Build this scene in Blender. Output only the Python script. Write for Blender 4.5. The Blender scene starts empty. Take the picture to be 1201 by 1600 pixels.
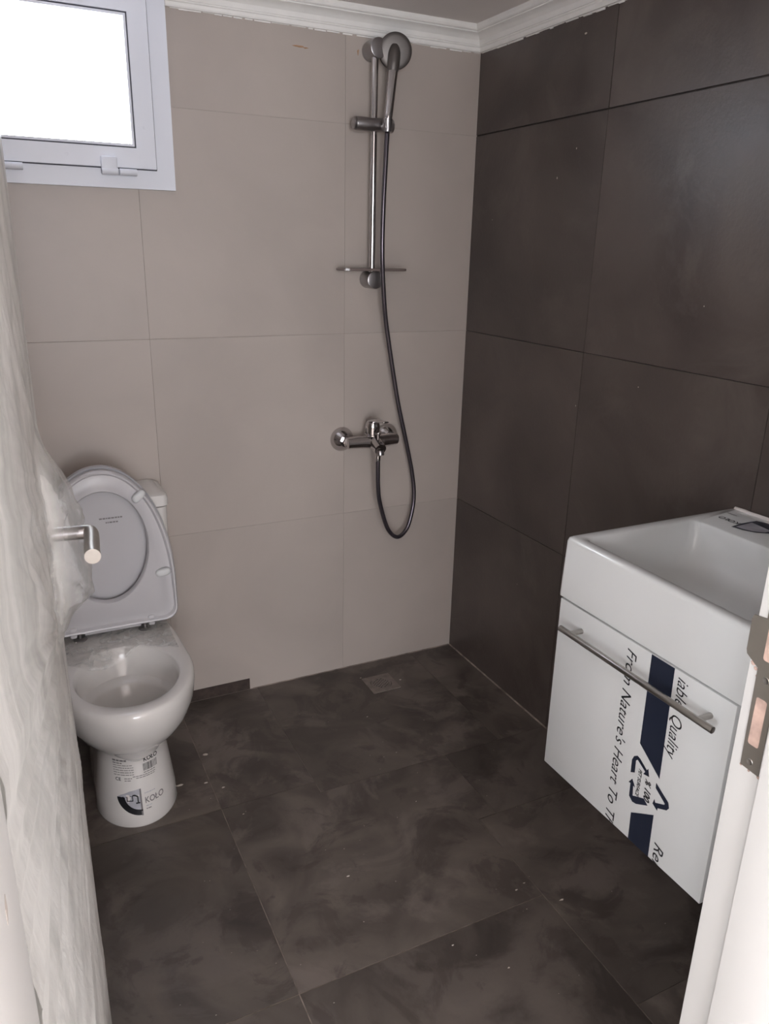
import bpy, bmesh, math, random
from mathutils import Vector, Matrix, noise
random.seed(7)
PI = math.pi
S = bpy.context.scene
COL = S.collection

# ---------------------------------------------------------------- camera
cam = bpy.data.objects.new('camera', bpy.data.cameras.new('camera'))
COL.objects.link(cam); S.camera = cam
r_ = Vector((0.897955, -0.43957811, 0.02116366)); u_ = Vector((0.12360053, 0.29805708, 0.94651196)); f_ = Vector((0.42237392, 0.8473093, -0.32197394))
CP = Vector((-1.44277, -2.30345, 1.45882))
M = Matrix((( r_.x, u_.x, -f_.x, CP.x), (r_.y, u_.y, -f_.y, CP.y), (r_.z, u_.z, -f_.z, CP.z), (0, 0, 0, 1)))
cam.matrix_world = M
cam.data.sensor_fit = 'VERTICAL'; cam.data.sensor_height = 36.0
cam.data.lens = 1211.7 * 36.0 / 1600.0
cam.data.clip_start = 0.02; cam.data.clip_end = 100

# ---------------------------------------------------------------- world, light, exposure
W = bpy.data.worlds.new('overcast_sky'); S.world = W; W.use_nodes = True
bg = W.node_tree.nodes['Background']
bg.inputs[0].default_value = (0.93, 0.95, 1.0, 1); bg.inputs[1].default_value = 17.0
def portal(name, loc, rot, sx, sy):
    l = bpy.data.lights.new(name, 'AREA'); l.shape = 'RECTANGLE'; l.size = sx; l.size_y = sy
    l.cycles.is_portal = True
    o = bpy.data.objects.new(name, l); o.location = loc; o.rotation_euler = rot; COL.objects.link(o)
portal('window_portal', (-1.25, 0.16, 1.86), (-PI/2, 0, 0), 0.60, 0.48)
portal('far_fill_opening_portal', (-1.9, -4.45, 1.35), (PI/2, 0, 0), 2.0, 1.3)  # portal for the added far opening that brightens the back wall
portal('left_fill_opening_portal', (-2.98, -3.4, 1.35), (0, -PI/2, 0), 1.5, 1.0)  # portal for the added left opening that lights the basin front
portal('right_fill_opening_portal', (.98, -3.5, 1.45), (0, PI/2, 0), 1.3, 1.0)  # portal for the added right opening that lights left jamb and door film
S.view_settings.view_transform = 'Standard'; S.view_settings.look = 'None'
S.view_settings.exposure = -0.15; S.view_settings.gamma = 1.0; S.view_settings.use_curve_mapping = False

# ---------------------------------------------------------------- materials
def s2l(c): return tuple((x/255/12.92 if x/255 <= .04045 else ((x/255+.055)/1.055)**2.4) for x in c)
def mat(name, col, rough=.5, metal=0, var=0.0, scale=6, bump=0.0, bscale=60, var2=None, spec=.5, coat=0, rvar=0, detail=6, dist=0.0):
    m = bpy.data.materials.new(name); m.use_nodes = True
    nt = m.node_tree; b = nt.nodes['Principled BSDF']
    col = s2l(col)
    b.inputs['Base Color'].default_value = (*col, 1); b.inputs['Roughness'].default_value = rough
    b.inputs['Metallic'].default_value = metal; b.inputs['Specular IOR Level'].default_value = spec
    b.inputs['Coat Weight'].default_value = coat
    tc = nt.nodes.new('ShaderNodeTexCoord')
    n = nt.nodes.new('ShaderNodeTexNoise'); n.inputs['Scale'].default_value = scale; n.inputs['Detail'].default_value = detail
    n.inputs['Distortion'].default_value = dist
    oi = nt.nodes.new('ShaderNodeObjectInfo')
    ad = nt.nodes.new('ShaderNodeVectorMath'); ad.operation = 'MULTIPLY_ADD'
    cx = nt.nodes.new('ShaderNodeCombineXYZ')
    mm = nt.nodes.new('ShaderNodeMath'); mm.operation = 'MULTIPLY'; mm.inputs[1].default_value = 13.0
    nt.links.new(oi.outputs['Random'], mm.inputs[0])
    for k in range(3): nt.links.new(mm.outputs[0], cx.inputs[k])
    ad.inputs[1].default_value = (1, 1, 1)
    nt.links.new(tc.outputs['Object'], ad.inputs[0]); nt.links.new(cx.outputs[0], ad.inputs[2])
    nt.links.new(ad.outputs[0], n.inputs['Vector'])
    cr = nt.nodes.new('ShaderNodeValToRGB')
    c2 = s2l(var2) if var2 else tuple(min(1, c*(1+var)) for c in col)
    c1 = tuple(c*(1-var) for c in col)
    cr.color_ramp.elements[0].position = .32; cr.color_ramp.elements[1].position = .68
    cr.color_ramp.elements[0].color = (*c1, 1); cr.color_ramp.elements[1].color = (*c2, 1)
    nt.links.new(n.outputs['Fac'], cr.inputs['Fac']); nt.links.new(cr.outputs['Color'], b.inputs['Base Color'])
    if rvar:
        mr = nt.nodes.new('ShaderNodeMapRange'); mr.inputs['To Min'].default_value = rough-rvar; mr.inputs['To Max'].default_value = rough+rvar
        nt.links.new(n.outputs['Fac'], mr.inputs['Value']); nt.links.new(mr.outputs[0], b.inputs['Roughness'])
    if bump:
        n2 = nt.nodes.new('ShaderNodeTexNoise'); n2.inputs['Scale'].default_value = bscale; n2.inputs['Detail'].default_value = 5
        nt.links.new(tc.outputs['Object'], n2.inputs['Vector'])
        bp = nt.nodes.new('ShaderNodeBump'); bp.inputs['Strength'].default_value = bump; bp.inputs['Distance'].default_value = .002
        nt.links.new(n2.outputs['Fac'], bp.inputs['Height']); nt.links.new(bp.outputs[0], b.inputs['Normal'])
    return m
def film(name, col, opac0, opac1, rough=.25, scale=25, stretch=(1, 1, 1), gloss=.3, bump=.6):
    """milky polythene: part clear, part scattering, glossy on top"""
    m = bpy.data.materials.new(name); m.use_nodes = True; nt = m.node_tree
    nt.nodes.clear(); N = nt.nodes.new; L = nt.links.new
    out = N('ShaderNodeOutputMaterial'); tr = N('ShaderNodeBsdfTransparent')
    df = N('ShaderNodeBsdfDiffuse'); tl = N('ShaderNodeBsdfTranslucent'); gl = N('ShaderNodeBsdfGlossy')
    df.inputs[0].default_value = (*s2l(col), 1); tl.inputs[0].default_value = (*s2l(col), 1); gl.inputs['Roughness'].default_value = rough
    gl.inputs[0].default_value = (.9, .9, .9, 1)
    a = N('ShaderNodeMixShader'); a.inputs[0].default_value = .3; L(df.outputs[0], a.inputs[1]); L(tl.outputs[0], a.inputs[2])
    b = N('ShaderNodeMixShader'); L(tr.outputs[0], b.inputs[1]); L(a.outputs[0], b.inputs[2])
    tc = N('ShaderNodeTexCoord'); mp = N('ShaderNodeMapping'); mp.inputs['Scale'].default_value = stretch
    n = N('ShaderNodeTexNoise'); n.inputs['Scale'].default_value = scale; n.inputs['Detail'].default_value = 5; n.inputs['Distortion'].default_value = .6
    L(tc.outputs['Object'], mp.inputs[0]); L(mp.outputs[0], n.inputs['Vector'])
    mr = N('ShaderNodeMapRange'); mr.inputs['From Min'].default_value = .35; mr.inputs['From Max'].default_value = .65
    mr.inputs['To Min'].default_value = opac0; mr.inputs['To Max'].default_value = opac1
    at = N('ShaderNodeAttribute'); at.attribute_name = 'thin'
    th = N('ShaderNodeMath'); th.operation = 'MULTIPLY_ADD'; th.inputs[1].default_value = -.62; th.inputs[2].default_value = 1.0; L(at.outputs['Fac'], th.inputs[0])
    op = N('ShaderNodeMath'); op.operation = 'MULTIPLY'; L(mr.outputs[0], op.inputs[0]); L(th.outputs[0], op.inputs[1])
    L(n.outputs['Fac'], mr.inputs['Value']); L(op.outputs[0], b.inputs[0])
    nb = N('ShaderNodeTexNoise'); nb.inputs['Scale'].default_value = scale*2.2; nb.inputs['Detail'].default_value = 6; nb.inputs['Distortion'].default_value = 1.2
    L(mp.outputs[0], nb.inputs['Vector'])
    sb = N('ShaderNodeMath'); sb.operation = 'SUBTRACT'; sb.inputs[1].default_value = .5; L(nb.outputs['Fac'], sb.inputs[0])
    ab = N('ShaderNodeMath'); ab.operation = 'ABSOLUTE'; L(sb.outputs[0], ab.inputs[0])
    bp = N('ShaderNodeBump'); bp.inputs['Strength'].default_value = bump; bp.inputs['Distance'].default_value = .02; bp.invert = True; L(ab.outputs[0], bp.inputs['Height'])
    for q in (df, tl, gl): L(bp.outputs[0], q.inputs['Normal'])
    c = N('ShaderNodeMixShader'); fr = N('ShaderNodeFresnel'); fr.inputs['IOR'].default_value = 1.45
    mf = N('ShaderNodeMath'); mf.operation = 'MULTIPLY'; mf.inputs[1].default_value = gloss; L(fr.outputs[0], mf.inputs[0]); L(mf.outputs[0], c.inputs[0]); L(b.outputs[0], c.inputs[1]); L(gl.outputs[0], c.inputs[2])
    L(c.outputs[0], out.inputs[0])
    return m

m_beige = mat('beige_wall_tile', (178, 167, 159), .42, var=.06, scale=2.6, bump=.12, bscale=40, rvar=.06, dist=.5)
m_darkw = mat('dark_wall_tile', (76, 66, 63), .36, var=.16, scale=3.0, var2=(93, 83, 78), bump=.25, bscale=90, rvar=.08, dist=.6)
m_floor = mat('dark_floor_tile', (72, 64, 60), .44, var=.18, scale=4.2, var2=(102, 93, 86), bump=.2, bscale=70, rvar=.12, dist=1.3, detail=9)
def smears(m, light, amt, scale=3.0, lo=.48, hi=.60):
    nt = m.node_tree; N = nt.nodes.new; L = nt.links.new; b = nt.nodes['Principled BSDF']
    src = b.inputs['Base Color'].links[0].from_socket
    tc = N('ShaderNodeTexCoord'); oi = N('ShaderNodeObjectInfo'); n = N('ShaderNodeTexNoise'); n.noise_dimensions = '4D'
    n.inputs['Scale'].default_value = scale; n.inputs['Detail'].default_value = 7; n.inputs['Roughness'].default_value = .62; n.inputs['Distortion'].default_value = 1.6
    ml = N('ShaderNodeMath'); ml.operation = 'MULTIPLY'; ml.inputs[1].default_value = 9; L(oi.outputs['Random'], ml.inputs[0]); L(ml.outputs[0], n.inputs['W'])
    L(tc.outputs['Object'], n.inputs['Vector'])
    mr = N('ShaderNodeMapRange'); mr.inputs['From Min'].default_value = lo; mr.inputs['From Max'].default_value = hi; mr.inputs['To Max'].default_value = amt; L(n.outputs['Fac'], mr.inputs['Value'])
    mx = N('ShaderNodeMix'); mx.data_type = 'RGBA'; L(mr.outputs[0], mx.inputs[0]); L(src, mx.inputs[6]); mx.inputs[7].default_value = (*s2l(light), 1)
    hv = N('ShaderNodeHueSaturation'); r2 = N('ShaderNodeMapRange'); r2.inputs['To Min'].default_value = .90; r2.inputs['To Max'].default_value = 1.12; L(oi.outputs['Random'], r2.inputs['Value'])
    L(r2.outputs[0], hv.inputs['Value']); L(mx.outputs[2], hv.inputs['Color']); L(hv.outputs[0], b.inputs['Base Color'])
smears(m_floor, (112, 102, 96), .55, 3.2, .50, .58)
smears(m_floor, (58, 50, 47), .5, 5.0, .54, .60)
smears(m_darkw, (104, 95, 89), .4, 3.4, .52, .66)
m_grout = mat('pale_grout', (128, 116, 108), .9, var=.45, scale=30)
m_groutd = mat('dark_grout', (50, 42, 40), .9, var=.2, scale=30)
m_groutb = mat('beige_grout', (150, 139, 130), .9, var=.15, scale=30)
m_mortar = mat('mortar', (66, 55, 50), .95, var=.3, scale=40, bump=.8, bscale=120)
m_paint = mat('ceiling_paint', (232, 225, 221), .85, var=.02)
m_corn = mat('cornice_plaster', (238, 235, 231), .6, var=.03, scale=20)
m_alu = mat('white_window_frame', (226, 228, 236), .4, var=.01)
m_gask = mat('dark_gasket', (80, 80, 90), .7)
m_cer = mat('white_ceramic', (222, 218, 214), .12, var=.01, coat=.4)
m_cer2 = mat('glazed_washbasin', (220, 221, 220), .14, var=.01, coat=.4)
m_seat = mat('white_seat_plastic', (196, 193, 195), .34, var=.01)
m_lidin = mat('grey_seat_lid_inside', (184, 182, 185), .3, var=.01)
m_bump = mat('bumper_plastic', (214, 214, 214), .45)
m_chrome = mat('chrome', (196, 192, 192), .09, metal=1, var=.02)
m_chromed = mat('brushed_chrome', (160, 156, 156), .33, metal=1, var=.03)
m_steel = mat('brushed_steel', (170, 166, 161), .32, metal=1, var=.06, scale=60)
m_plate = mat('dull_steel_plate', (128, 122, 114), .5, metal=.7, var=.08, scale=20)
m_head = mat('satin_grey_chrome', (122, 117, 114), .52, metal=1, var=.02)
m_hose = mat('dark_hose', (92, 86, 92), .22, metal=.75, var=.04)
m_door = mat('white_door_lacquer', (188, 188, 184), .4, var=.02)
m_jamb = mat('white_frame_lacquer', (203, 201, 198), .4, var=.015, scale=5, bump=.1, bscale=15)
m_cab = mat('white_cabinet_gloss', (218, 219, 218), .22, var=.01, coat=.2)
m_navy = mat('navy_print', (34, 40, 56), .35, var=.08)
m_black = mat('black_print', (28, 28, 32), .5)
m_greyp = mat('grey_print', (120, 116, 116), .5)
m_greyl = mat('pale_grey_print', (172, 172, 180), .4, var=.12, scale=40)
m_label = mat('sticker_film', (226, 223, 219), .3)
m_wood = mat('bare_pink_wood', (176, 150, 138), .8, var=.3, scale=40, bump=.8, bscale=90)
m_drain = mat('drain_steel', (128, 118, 112), .55, metal=.15, var=.15, scale=40)
m_holeshade = mat('painted_hole_shade', (12, 10, 10), .9)  # near-black colour stands in for the shade inside drain and tap hole
m_caulk = mat('white_grout_bead', (232, 224, 220), .8, bump=.6, bscale=150)
m_crumb = mat('pale_crumbs', (190, 180, 170), .9)
m_rust = mat('orange_adhesive', (170, 134, 104), .8)
m_corr = mat('corridor_tile', (170, 160, 150), .5, var=.05)
m_film = film('door_polythene', (240, 238, 234), .45, 1.0, .22, 9, (1, 1, .30), bump=.22)
m_clear = film('clear_polythene', (250, 248, 244), .04, .40, .10, 26, gloss=.55, bump=.8)
m_bag = film('crumpled_polythene', (236, 233, 228), .22, .62, .12, 22)
m_acr = mat('smoky_acrylic', (112, 100, 96), .15, var=.05)
def glassmat():
    m = bpy.data.materials.new('frosted_pane'); m.use_nodes = True; nt = m.node_tree; nt.nodes.clear(); N = nt.nodes.new
    out = N('ShaderNodeOutputMaterial'); a = N('ShaderNodeBsdfTransparent'); a.inputs[0].default_value = (.93, .95, .97, 1)
    g = N('ShaderNodeBsdfGlossy'); g.inputs['Roughness'].default_value = .2
    x = N('ShaderNodeMixShader'); x.inputs[0].default_value = .06
    nt.links.new(a.outputs[0], x.inputs[1]); nt.links.new(g.outputs[0], x.inputs[2]); nt.links.new(x.outputs[0], out.inputs[0]); return m
m_pane = glassmat()

# ---------------------------------------------------------------- helpers
def link(name, bm, m, parent=None, smooth=False, angle=None, kind=None):
    me = bpy.data.meshes.new(name); bmesh.ops.recalc_face_normals(bm, faces=bm.faces); bm.to_mesh(me); bm.free()
    me.materials.append(m)
    if smooth or angle:
        for p in me.polygons: p.use_smooth = True
        if angle:
            bm2 = bmesh.new(); bm2.from_mesh(me)
            for e in bm2.edges:
                if len(e.link_faces) == 2 and e.calc_face_angle(0) > angle: e.smooth = False
            bm2.to_mesh(me); bm2.free()
    o = bpy.data.objects.new(name, me); COL.objects.link(o)
    if parent: o.parent = parent; o.matrix_parent_inverse = Matrix.Translation(-world_loc(parent))
    if kind: o['kind'] = kind
    return o
def world_loc(o):
    v = Vector(o.location)
    return v if o.parent is None else Vector((0, 0, 0)) + (v if o.type == 'EMPTY' else Vector((0, 0, 0)))
def thing(name, label, cat, loc, group=None, kind=None):
    o = bpy.data.objects.new(name, None); o.empty_display_size = .05; o.location = loc; COL.objects.link(o)
    if label: o['label'] = label
    if cat: o['category'] = cat
    if group: o['group'] = group
    if kind: o['kind'] = kind
    return o
def tag(o, label, cat): o['label'] = label; o['category'] = cat; return o
def box(bm, a, b, bev=0, seg=2):
    r = bmesh.ops.create_cube(bm, size=1)
    c = [(a[i]+b[i])/2 for i in range(3)]; s = [abs(b[i]-a[i]) for i in range(3)]
    bmesh.ops.scale(bm, vec=s, verts=r['verts']); bmesh.ops.translate(bm, vec=c, verts=r['verts'])
    if bev:
        es = list({e for v in r['verts'] for e in v.link_edges})
        bmesh.ops.bevel(bm, geom=es, offset=bev, segments=seg, affect='EDGES', profile=.5)
def bx(name, a, b, m, parent=None, bev=0, kind=None, seg=2):
    bm = bmesh.new(); box(bm, a, b, bev, seg); return link(name, bm, m, parent, angle=.6 if bev else None, kind=kind)
def frame_of(d):
    d = Vector(d).normalized(); a = Vector((0, 0, 1)) if abs(d.z) < .9 else Vector((1, 0, 0))
    x = d.cross(a).normalized(); y = d.cross(x).normalized(); return d, x, y
def lathe(bm, o, d, prof, seg=32, caps=True, sx=1, sy=1):
    """prof: list of (radius, distance along d)"""
    d, x, y = frame_of(d); o = Vector(o); rings = []
    for (r, t) in prof:
        rings.append([bm.verts.new(o+d*t+(x*math.cos(2*PI*k/seg)*sx+y*math.sin(2*PI*k/seg)*sy)*max(r, 1e-5)) for k in range(seg)])
    for a, b in zip(rings, rings[1:]):
        for k in range(seg): bm.faces.new((a[k], a[(k+1) % seg], b[(k+1) % seg], b[k]))
    if caps: bm.faces.new(rings[0]); bm.faces.new(rings[-1][::-1])
def cyl(bm, a, b, r, seg=24, bev=.0):
    a = Vector(a); b = Vector(b); L = (b-a).length
    prof = [(r, 0), (r, L)] if not bev else [(r-bev, 0), (r-bev*.3, bev*.3), (r, bev), (r, L-bev), (r-bev*.3, L-bev*.3), (r-bev, L)]
    lathe(bm, a, b-a, prof, seg)
def catmull(P, n=8):
    P = [Vector(p) for p in P]; Q = [P[0]*2-P[1]]+P+[P[-1]*2-P[-2]]; out = []
    for i in range(1, len(Q)-2):
        a, b, c, d = Q[i-1:i+3]
        for k in range(n):
            t = k/n
            out.append(.5*((2*b)+(c-a)*t+(2*a-5*b+4*c-d)*t*t+(3*b-a-3*c+d)*t**3))
    out.append(Q[-2]); return out
def tube(bm, pts, r, seg=12, rfun=None):
    prev = None; rings = []
    for i, p in enumerate(pts):
        t = (pts[min(i+1, len(pts)-1)]-pts[max(i-1, 0)]).normalized()
        if prev is None: _, x, y = frame_of(t)
        else: x = (prev-t*prev.dot(t)).normalized(); y = t.cross(x)
        prev = x; rr = rfun(i/(len(pts)-1)) if rfun else r
        rings.append([bm.verts.new(p+(x*math.cos(2*PI*k/seg)+y*math.sin(2*PI*k/seg))*rr) for k in range(seg)])
    for a, b in zip(rings, rings[1:]):
        for k in range(seg): bm.faces.new((a[k], a[(k+1) % seg], b[(k+1) % seg], b[k]))
    bm.faces.new(rings[0]); bm.faces.new(rings[-1][::-1])
def prism(bm, poly, h, ax):
    """extrude a 2-D polygon; ax maps (u,v,w)->xyz, w in h=(w0,w1)"""
    a = [bm.verts.new(ax(u, v, h[0])) for u, v in poly]; b = [bm.verts.new(ax(u, v, h[1])) for u, v in poly]
    n = len(poly); bm.faces.new(a); bm.faces.new(b[::-1])
    for k in range(n): bm.faces.new((a[k], a[(k+1) % n], b[(k+1) % n], b[k]))
def loft(bm, loops, close_first=True, close_last=True):
    R = [[bm.verts.new(p) for p in L] for L in loops]; n = len(R[0])
    for a, b in zip(R, R[1:]):
        for k in range(n): bm.faces.new((a[k], a[(k+1) % n], b[(k+1) % n], b[k]))
    if close_first: bm.faces.new(R[0])
    if close_last: bm.faces.new(R[-1][::-1])
def rrect(x0, x1, y0, y1, z, r, n=6):
    out = []
    for (cx, cy, a0) in ((x1-r, y1-r, 0), (x0+r, y1-r, PI/2), (x0+r, y0+r, PI), (x1-r, y0+r, 1.5*PI)):
        for k in range(n+1):
            a = a0+PI/2*k/n; out.append((cx+r*math.cos(a), cy+r*math.sin(a), z))
    return out
def text(name, s, size, fn, m, parent, shear=0.0, xs=1.0, spacing=1.0, off=0.0, sub=0):
    """flat lettering: text-plane (u along reading, v up) mapped by fn(u,v)->xyz"""
    cu = bpy.data.curves.new('t', 'FONT'); cu.body = s; cu.size = size; cu.shear = shear; cu.space_character = spacing
    cu.offset = off; cu.resolution_u = 4
    o = bpy.data.objects.new('t', cu); COL.objects.link(o)
    dg = bpy.context.evaluated_depsgraph_get(); me = bpy.data.meshes.new_from_object(o.evaluated_get(dg))
    bpy.data.objects.remove(o); bm = bmesh.new(); bm.from_mesh(me); bpy.data.meshes.remove(me)
    if sub:
        bmesh.ops.triangulate(bm, faces=bm.faces)
        bmesh.ops.subdivide_edges(bm, edges=[e for e in bm.edges if e.calc_length() > sub], cuts=2)
    for v in bm.verts: v.co = Vector(fn(v.co.x*xs, v.co.y))
    return link(name, bm, m, parent)

# ---------------------------------------------------------------- room shell
XL = -1.75; CEIL = 2.093; YF = -1.80; YO = -1.95
WX0, WX1, WZ0, WZ1 = -1.52, -0.985, 1.63, 2.07     # window opening
# back wall: masonry round the opening, behind the tiles
bw = thing('wall_back', None, None, (-.87, .1, 0), kind='structure')
bm = bmesh.new()
for a, b in (((XL-.1, .0013, -.05), (.1, .15, WZ0)), ((XL-.1, .0013, WZ1), (.1, .15, 2.2)), ((XL-.1, .0013, WZ0), (WX0, .15, WZ1)), ((WX1, .0013, WZ0), (.1, .15, WZ1))): box(bm, a, b)
link('masonry', bm, m_groutb, bw)
bx('mortar_strip', (XL, .0008, 0), (-.80, .012, .043), m_mortar, bw)
cols = [(XL, -1.6513), (-1.650, -1.0512), (-1.0499, -.4509), (-.4500, 0)]
rows = [(0.002, .5995), (.6005, 1.1994), (1.2006, 1.7996), (1.8003, CEIL)]
for i, (x0, x1) in enumerate(cols):
    for j, (z0, z1) in enumerate(rows):
        bm = bmesh.new()
        # tiles met by the window are cut round it
        pieces = [(x0, x1, z0, z1)]
        if x0 < WX1 and x1 > WX0 and z1 > WZ0:
            pieces = [(x0, x1, z0, min(z1, WZ0))] if z0 < WZ0 else []
            if x0 < WX0: pieces.append((x0, min(x1, WX0), max(z0, WZ0), z1))
            if x1 > WX1: pieces.append((max(x0, WX1), x1, max(z0, WZ0), z1))
        if j == 0 and x1 < -.9: pieces = [(x0, x1, .043, z1)]
        if j == 0 and x0 == -1.0499: pieces = [(-1.0499, -.80, .043, z1), (-.80, x1, z0, z1)]
        for (a, b, c, d) in pieces: box(bm, (a, 0, c), (b, .0105, d))
        if pieces: link('tile', bm, m_beige, bw)
        else: bm.free()
# dark right wall
rw = thing('wall_right', None, None, (.1, -.9, 0), kind='structure')
bx('masonry', (.004, YF-.15, -.05), (.15, .15, 2.2), m_groutd, rw)
ys = [(-.6095, .0), (-1.2105, -.6115), (-1.80, -1.2125)]
for (y0, y1) in ys:
    for (z0, z1) in [(.003, .599), (.601, 1.1985), (1.2005, 1.798), (1.8025, CEIL)]:
        dx = random.uniform(0, .0012)
        bm = bmesh.new(); box(bm, (dx, y0, z0), (.011, y1, z1)); link('tile', bm, m_darkw, rw)
lw = bx('wall_left', (XL-.15, YF-.15, -.05), (XL, .15, 2.2), m_beige, kind='structure')
fw = thing('wall_front', None, None, (-.35, -1.9, 0), kind='structure')
bm = bmesh.new(); box(bm, (-.704, YO, -.05), (.0, YF, 2.2)); box(bm, (XL, YO, -.05), (-1.516, YF, 2.2)); box(bm, (-1.516, YO, 2.07), (-.704, YF, 2.2))
link('masonry', bm, m_paint, fw)
bx('ceiling', (XL-.1, YF-.15, CEIL), (.15, .15, CEIL+.1), m_paint, kind='structure')
# floor
fl = thing('floor', None, None, (-.87, -.9, 0), kind='structure')
bx('grout_bed', (XL, YF, -.05), (0, 0, -.0016), m_grout, fl)
g = .0009
fp = [[(XL, 0), (-1.048, 0), (-1.048, -.556), (XL, -.556)],
      [(XL, -.556), (-1.048, -.556), (-1.048, -1.168), (XL, -1.168)],
      [(XL, -1.168), (-1.048, -1.168), (-1.048, YF), (XL, YF)],
      [(-1.048, 0), (-.776, 0), (-.776, -.556), (-1.048, -.556)],
      [(-1.048, -.556), (-.776, -.556), (-.776, -.603), (-.372, -.603), (-.372, -.884), (-.43, -.884), (-.43, -1.168), (-1.048, -1.168)],
      [(-.776, 0), (-.175, 0), (-.175, -.603), (-.776, -.603)],
      [(-.175, 0), (0, 0), (0, -.603), (-.175, -.603)],
      [(-.372, -.603), (0, -.603), (0, -.884), (-.372, -.884)],
      [(-.43, -.884), (0, -.884), (0, -1.484), (-.43, -1.484)],
      [(-1.048, -1.168), (-.43, -1.168), (-.43, YF), (-1.048, YF)],
      [(-.43, -1.484), (0, -1.484), (0, YF), (-.43, YF)]]
gaps = [.0013, .0013, .0013, .0006, .0010, .0005, .0005, .0006, .0008, .0012, .0008]
for P, gg in zip(fp, gaps):
    # inset polygon by gg (axis-aligned)
    n = len(P); Q = []
    area = sum(P[k][0]*P[(k+1) % n][1]-P[(k+1) % n][0]*P[k][1] for k in range(n))
    sg = 1 if area > 0 else -1
    for k in range(n):
        a = Vector(P[k-1]); b = Vector(P[k]); c = Vector(P[(k+1) % n])
        d1 = (b-a).normalized(); d2 = (c-b).normalized()
        n1 = Vector((-d1.y, d1.x))*sg; n2 = Vector((-d2.y, d2.x))*sg
        Q.append((b.x+(n1.x+n2.x)*gg, b.y+(n1.y+n2.y)*gg))
    dz = random.uniform(-.0004, .0004)
    bm = bmesh.new(); prism(bm, Q, (-.01, dz), lambda u, v, w: (u, v, w)); link('tile', bm, m_floor, fl)
bx('corridor_floor', (-3.0, -4.6, -.06), (1.0, YO, -.002), m_corr, kind='structure')
bx('corridor_ceiling', (-3.0, -4.6, 2.5), (1.0, YO, 2.6), m_paint, kind='structure')  # unseen corridor, enclosed to dim the jambs against the room
bm = bmesh.new(); box(bm, (-3.1, -4.6, -.06), (-3.0, -3.9, 2.6)); box(bm, (-3.1, -2.9, -.06), (-3.0, YO, 2.6)); box(bm, (-3.1, -3.9, 2.1), (-3.0, -2.9, 2.6)); box(bm, (-3.1, -3.9, -.06), (-3.0, -2.9, .6))
link('added_corridor_wall_left', bm, m_paint, kind='structure')  # unseen wall, its opening added to send light onto basin and right jamb
bm = bmesh.new(); box(bm, (1.0, -4.6, -.06), (1.1, -4.0, 2.6)); box(bm, (1.0, -3.0, -.06), (1.1, YO, 2.6)); box(bm, (1.0, -4.0, 2.1), (1.1, -3.0, 2.6)); box(bm, (1.0, -4.0, -.06), (1.1, -3.0, .8))
link('added_corridor_wall_right', bm, m_paint, kind='structure')  # unseen wall, its opening added to light the left jamb and door film
bm = bmesh.new()
box(bm, (-3.0, -4.6, 0), (-2.9, -4.5, 2.5)); box(bm, (-.9, -4.6, 0), (1.0, -4.5, 2.5)); box(bm, (-2.9, -4.6, 2.0), (-.9, -4.5, 2.5)); box(bm, (-2.9, -4.6, -.06), (-.9, -4.5, .7))
link('added_corridor_wall_far', bm, m_paint, kind='structure')  # unseen wall, its opening added and sized to light the back wall
bm = bmesh.new()
box(bm, (-3.0, YO, 0), (XL-.15, YO+.1, 2.5)); box(bm, (.15, YO, 0), (1.0, YO+.1, 2.5)); box(bm, (XL-.15, YO, 2.2), (.15, YO+.1, 2.5)); box(bm, (0, YO, 0), (.15, YO+.1, 2.2))
link('corridor_wall_bathroom', bm, m_paint, kind='structure')
bx('door_threshold', (-1.516, YO, -.05), (-.704, YF, 0.0), m_corr, kind='structure')
# grout edge where floor meets the dark wall
bm = bmesh.new()
prism(bm, [(0, -.001), (-.004, -.001), (0, .004)], (-1.78, -.004), lambda u, v, w: (u, w, v)); link('baseboard_right', bm, m_grout, kind='structure')
bm = bmesh.new()
prism(bm, [(0, -.001), (-.004, -.001), (0, .003)], (-.79, -.004), lambda u, v, w: (w, u, v)); link('baseboard_back', bm, m_grout, kind='structure')
# cornice: profile (distance from wall, z), mitred back + right
prof = [(0, 2.030), (.009, 2.030), (.011, 2.034), (.011, 2.041), (.014, 2.043), (.0145, 2.046), (.0165, 2.0465), (.018, 2.051), (.020, 2.058), (.026, 2.065), (.034, 2.070), (.043, 2.073), (.0435, 2.076), (.046, 2.0765), (.049, 2.079), (.051, 2.084), (.051, CEIL), (0, CEIL)]
def cornice(name, pathf):
    bm = bmesh.new(); loops = pathf; R = [[bm.verts.new(p) for p in L] for L in loops]
    n = len(prof)
    for a, b in zip(R, R[1:]):
        for k in range(n-1): bm.faces.new((a[k], a[k+1], b[k+1], b[k]))
    return link(name, bm, m_corn, kind='structure', angle=.35)
XC = -.953
ct = cornice('trim_1', [[(XC, -d, z) for d, z in prof], [(-d, -d, z) for d, z in prof], [(-d, YF+d, z) for d, z in prof], [(XL+d, YF+d, z) for d, z in prof], [(XL+d, -d, z) for d, z in prof]])
# ragged plaster edge below the cornice
bm = bmesh.new()
x = -.94
while x < -.02:
    w = random.uniform(.012, .05); h = random.uniform(.001, .004)
    box(bm, (x, -.0025, 2.030-h), (min(x+w, -.005), 0, 2.0305)); x += w*random.uniform(.9, 1.5)
y = -.01
while y > -1.2:
    w = random.uniform(.012, .05); h = random.uniform(.001, .005)
    box(bm, (-.0025, y-w, 2.030-h), (0, y, 2.0305)); y -= w*random.uniform(.8, 1.4)
o = link('plaster_smear', bm, m_corn, ct, kind='stuff')

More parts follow.
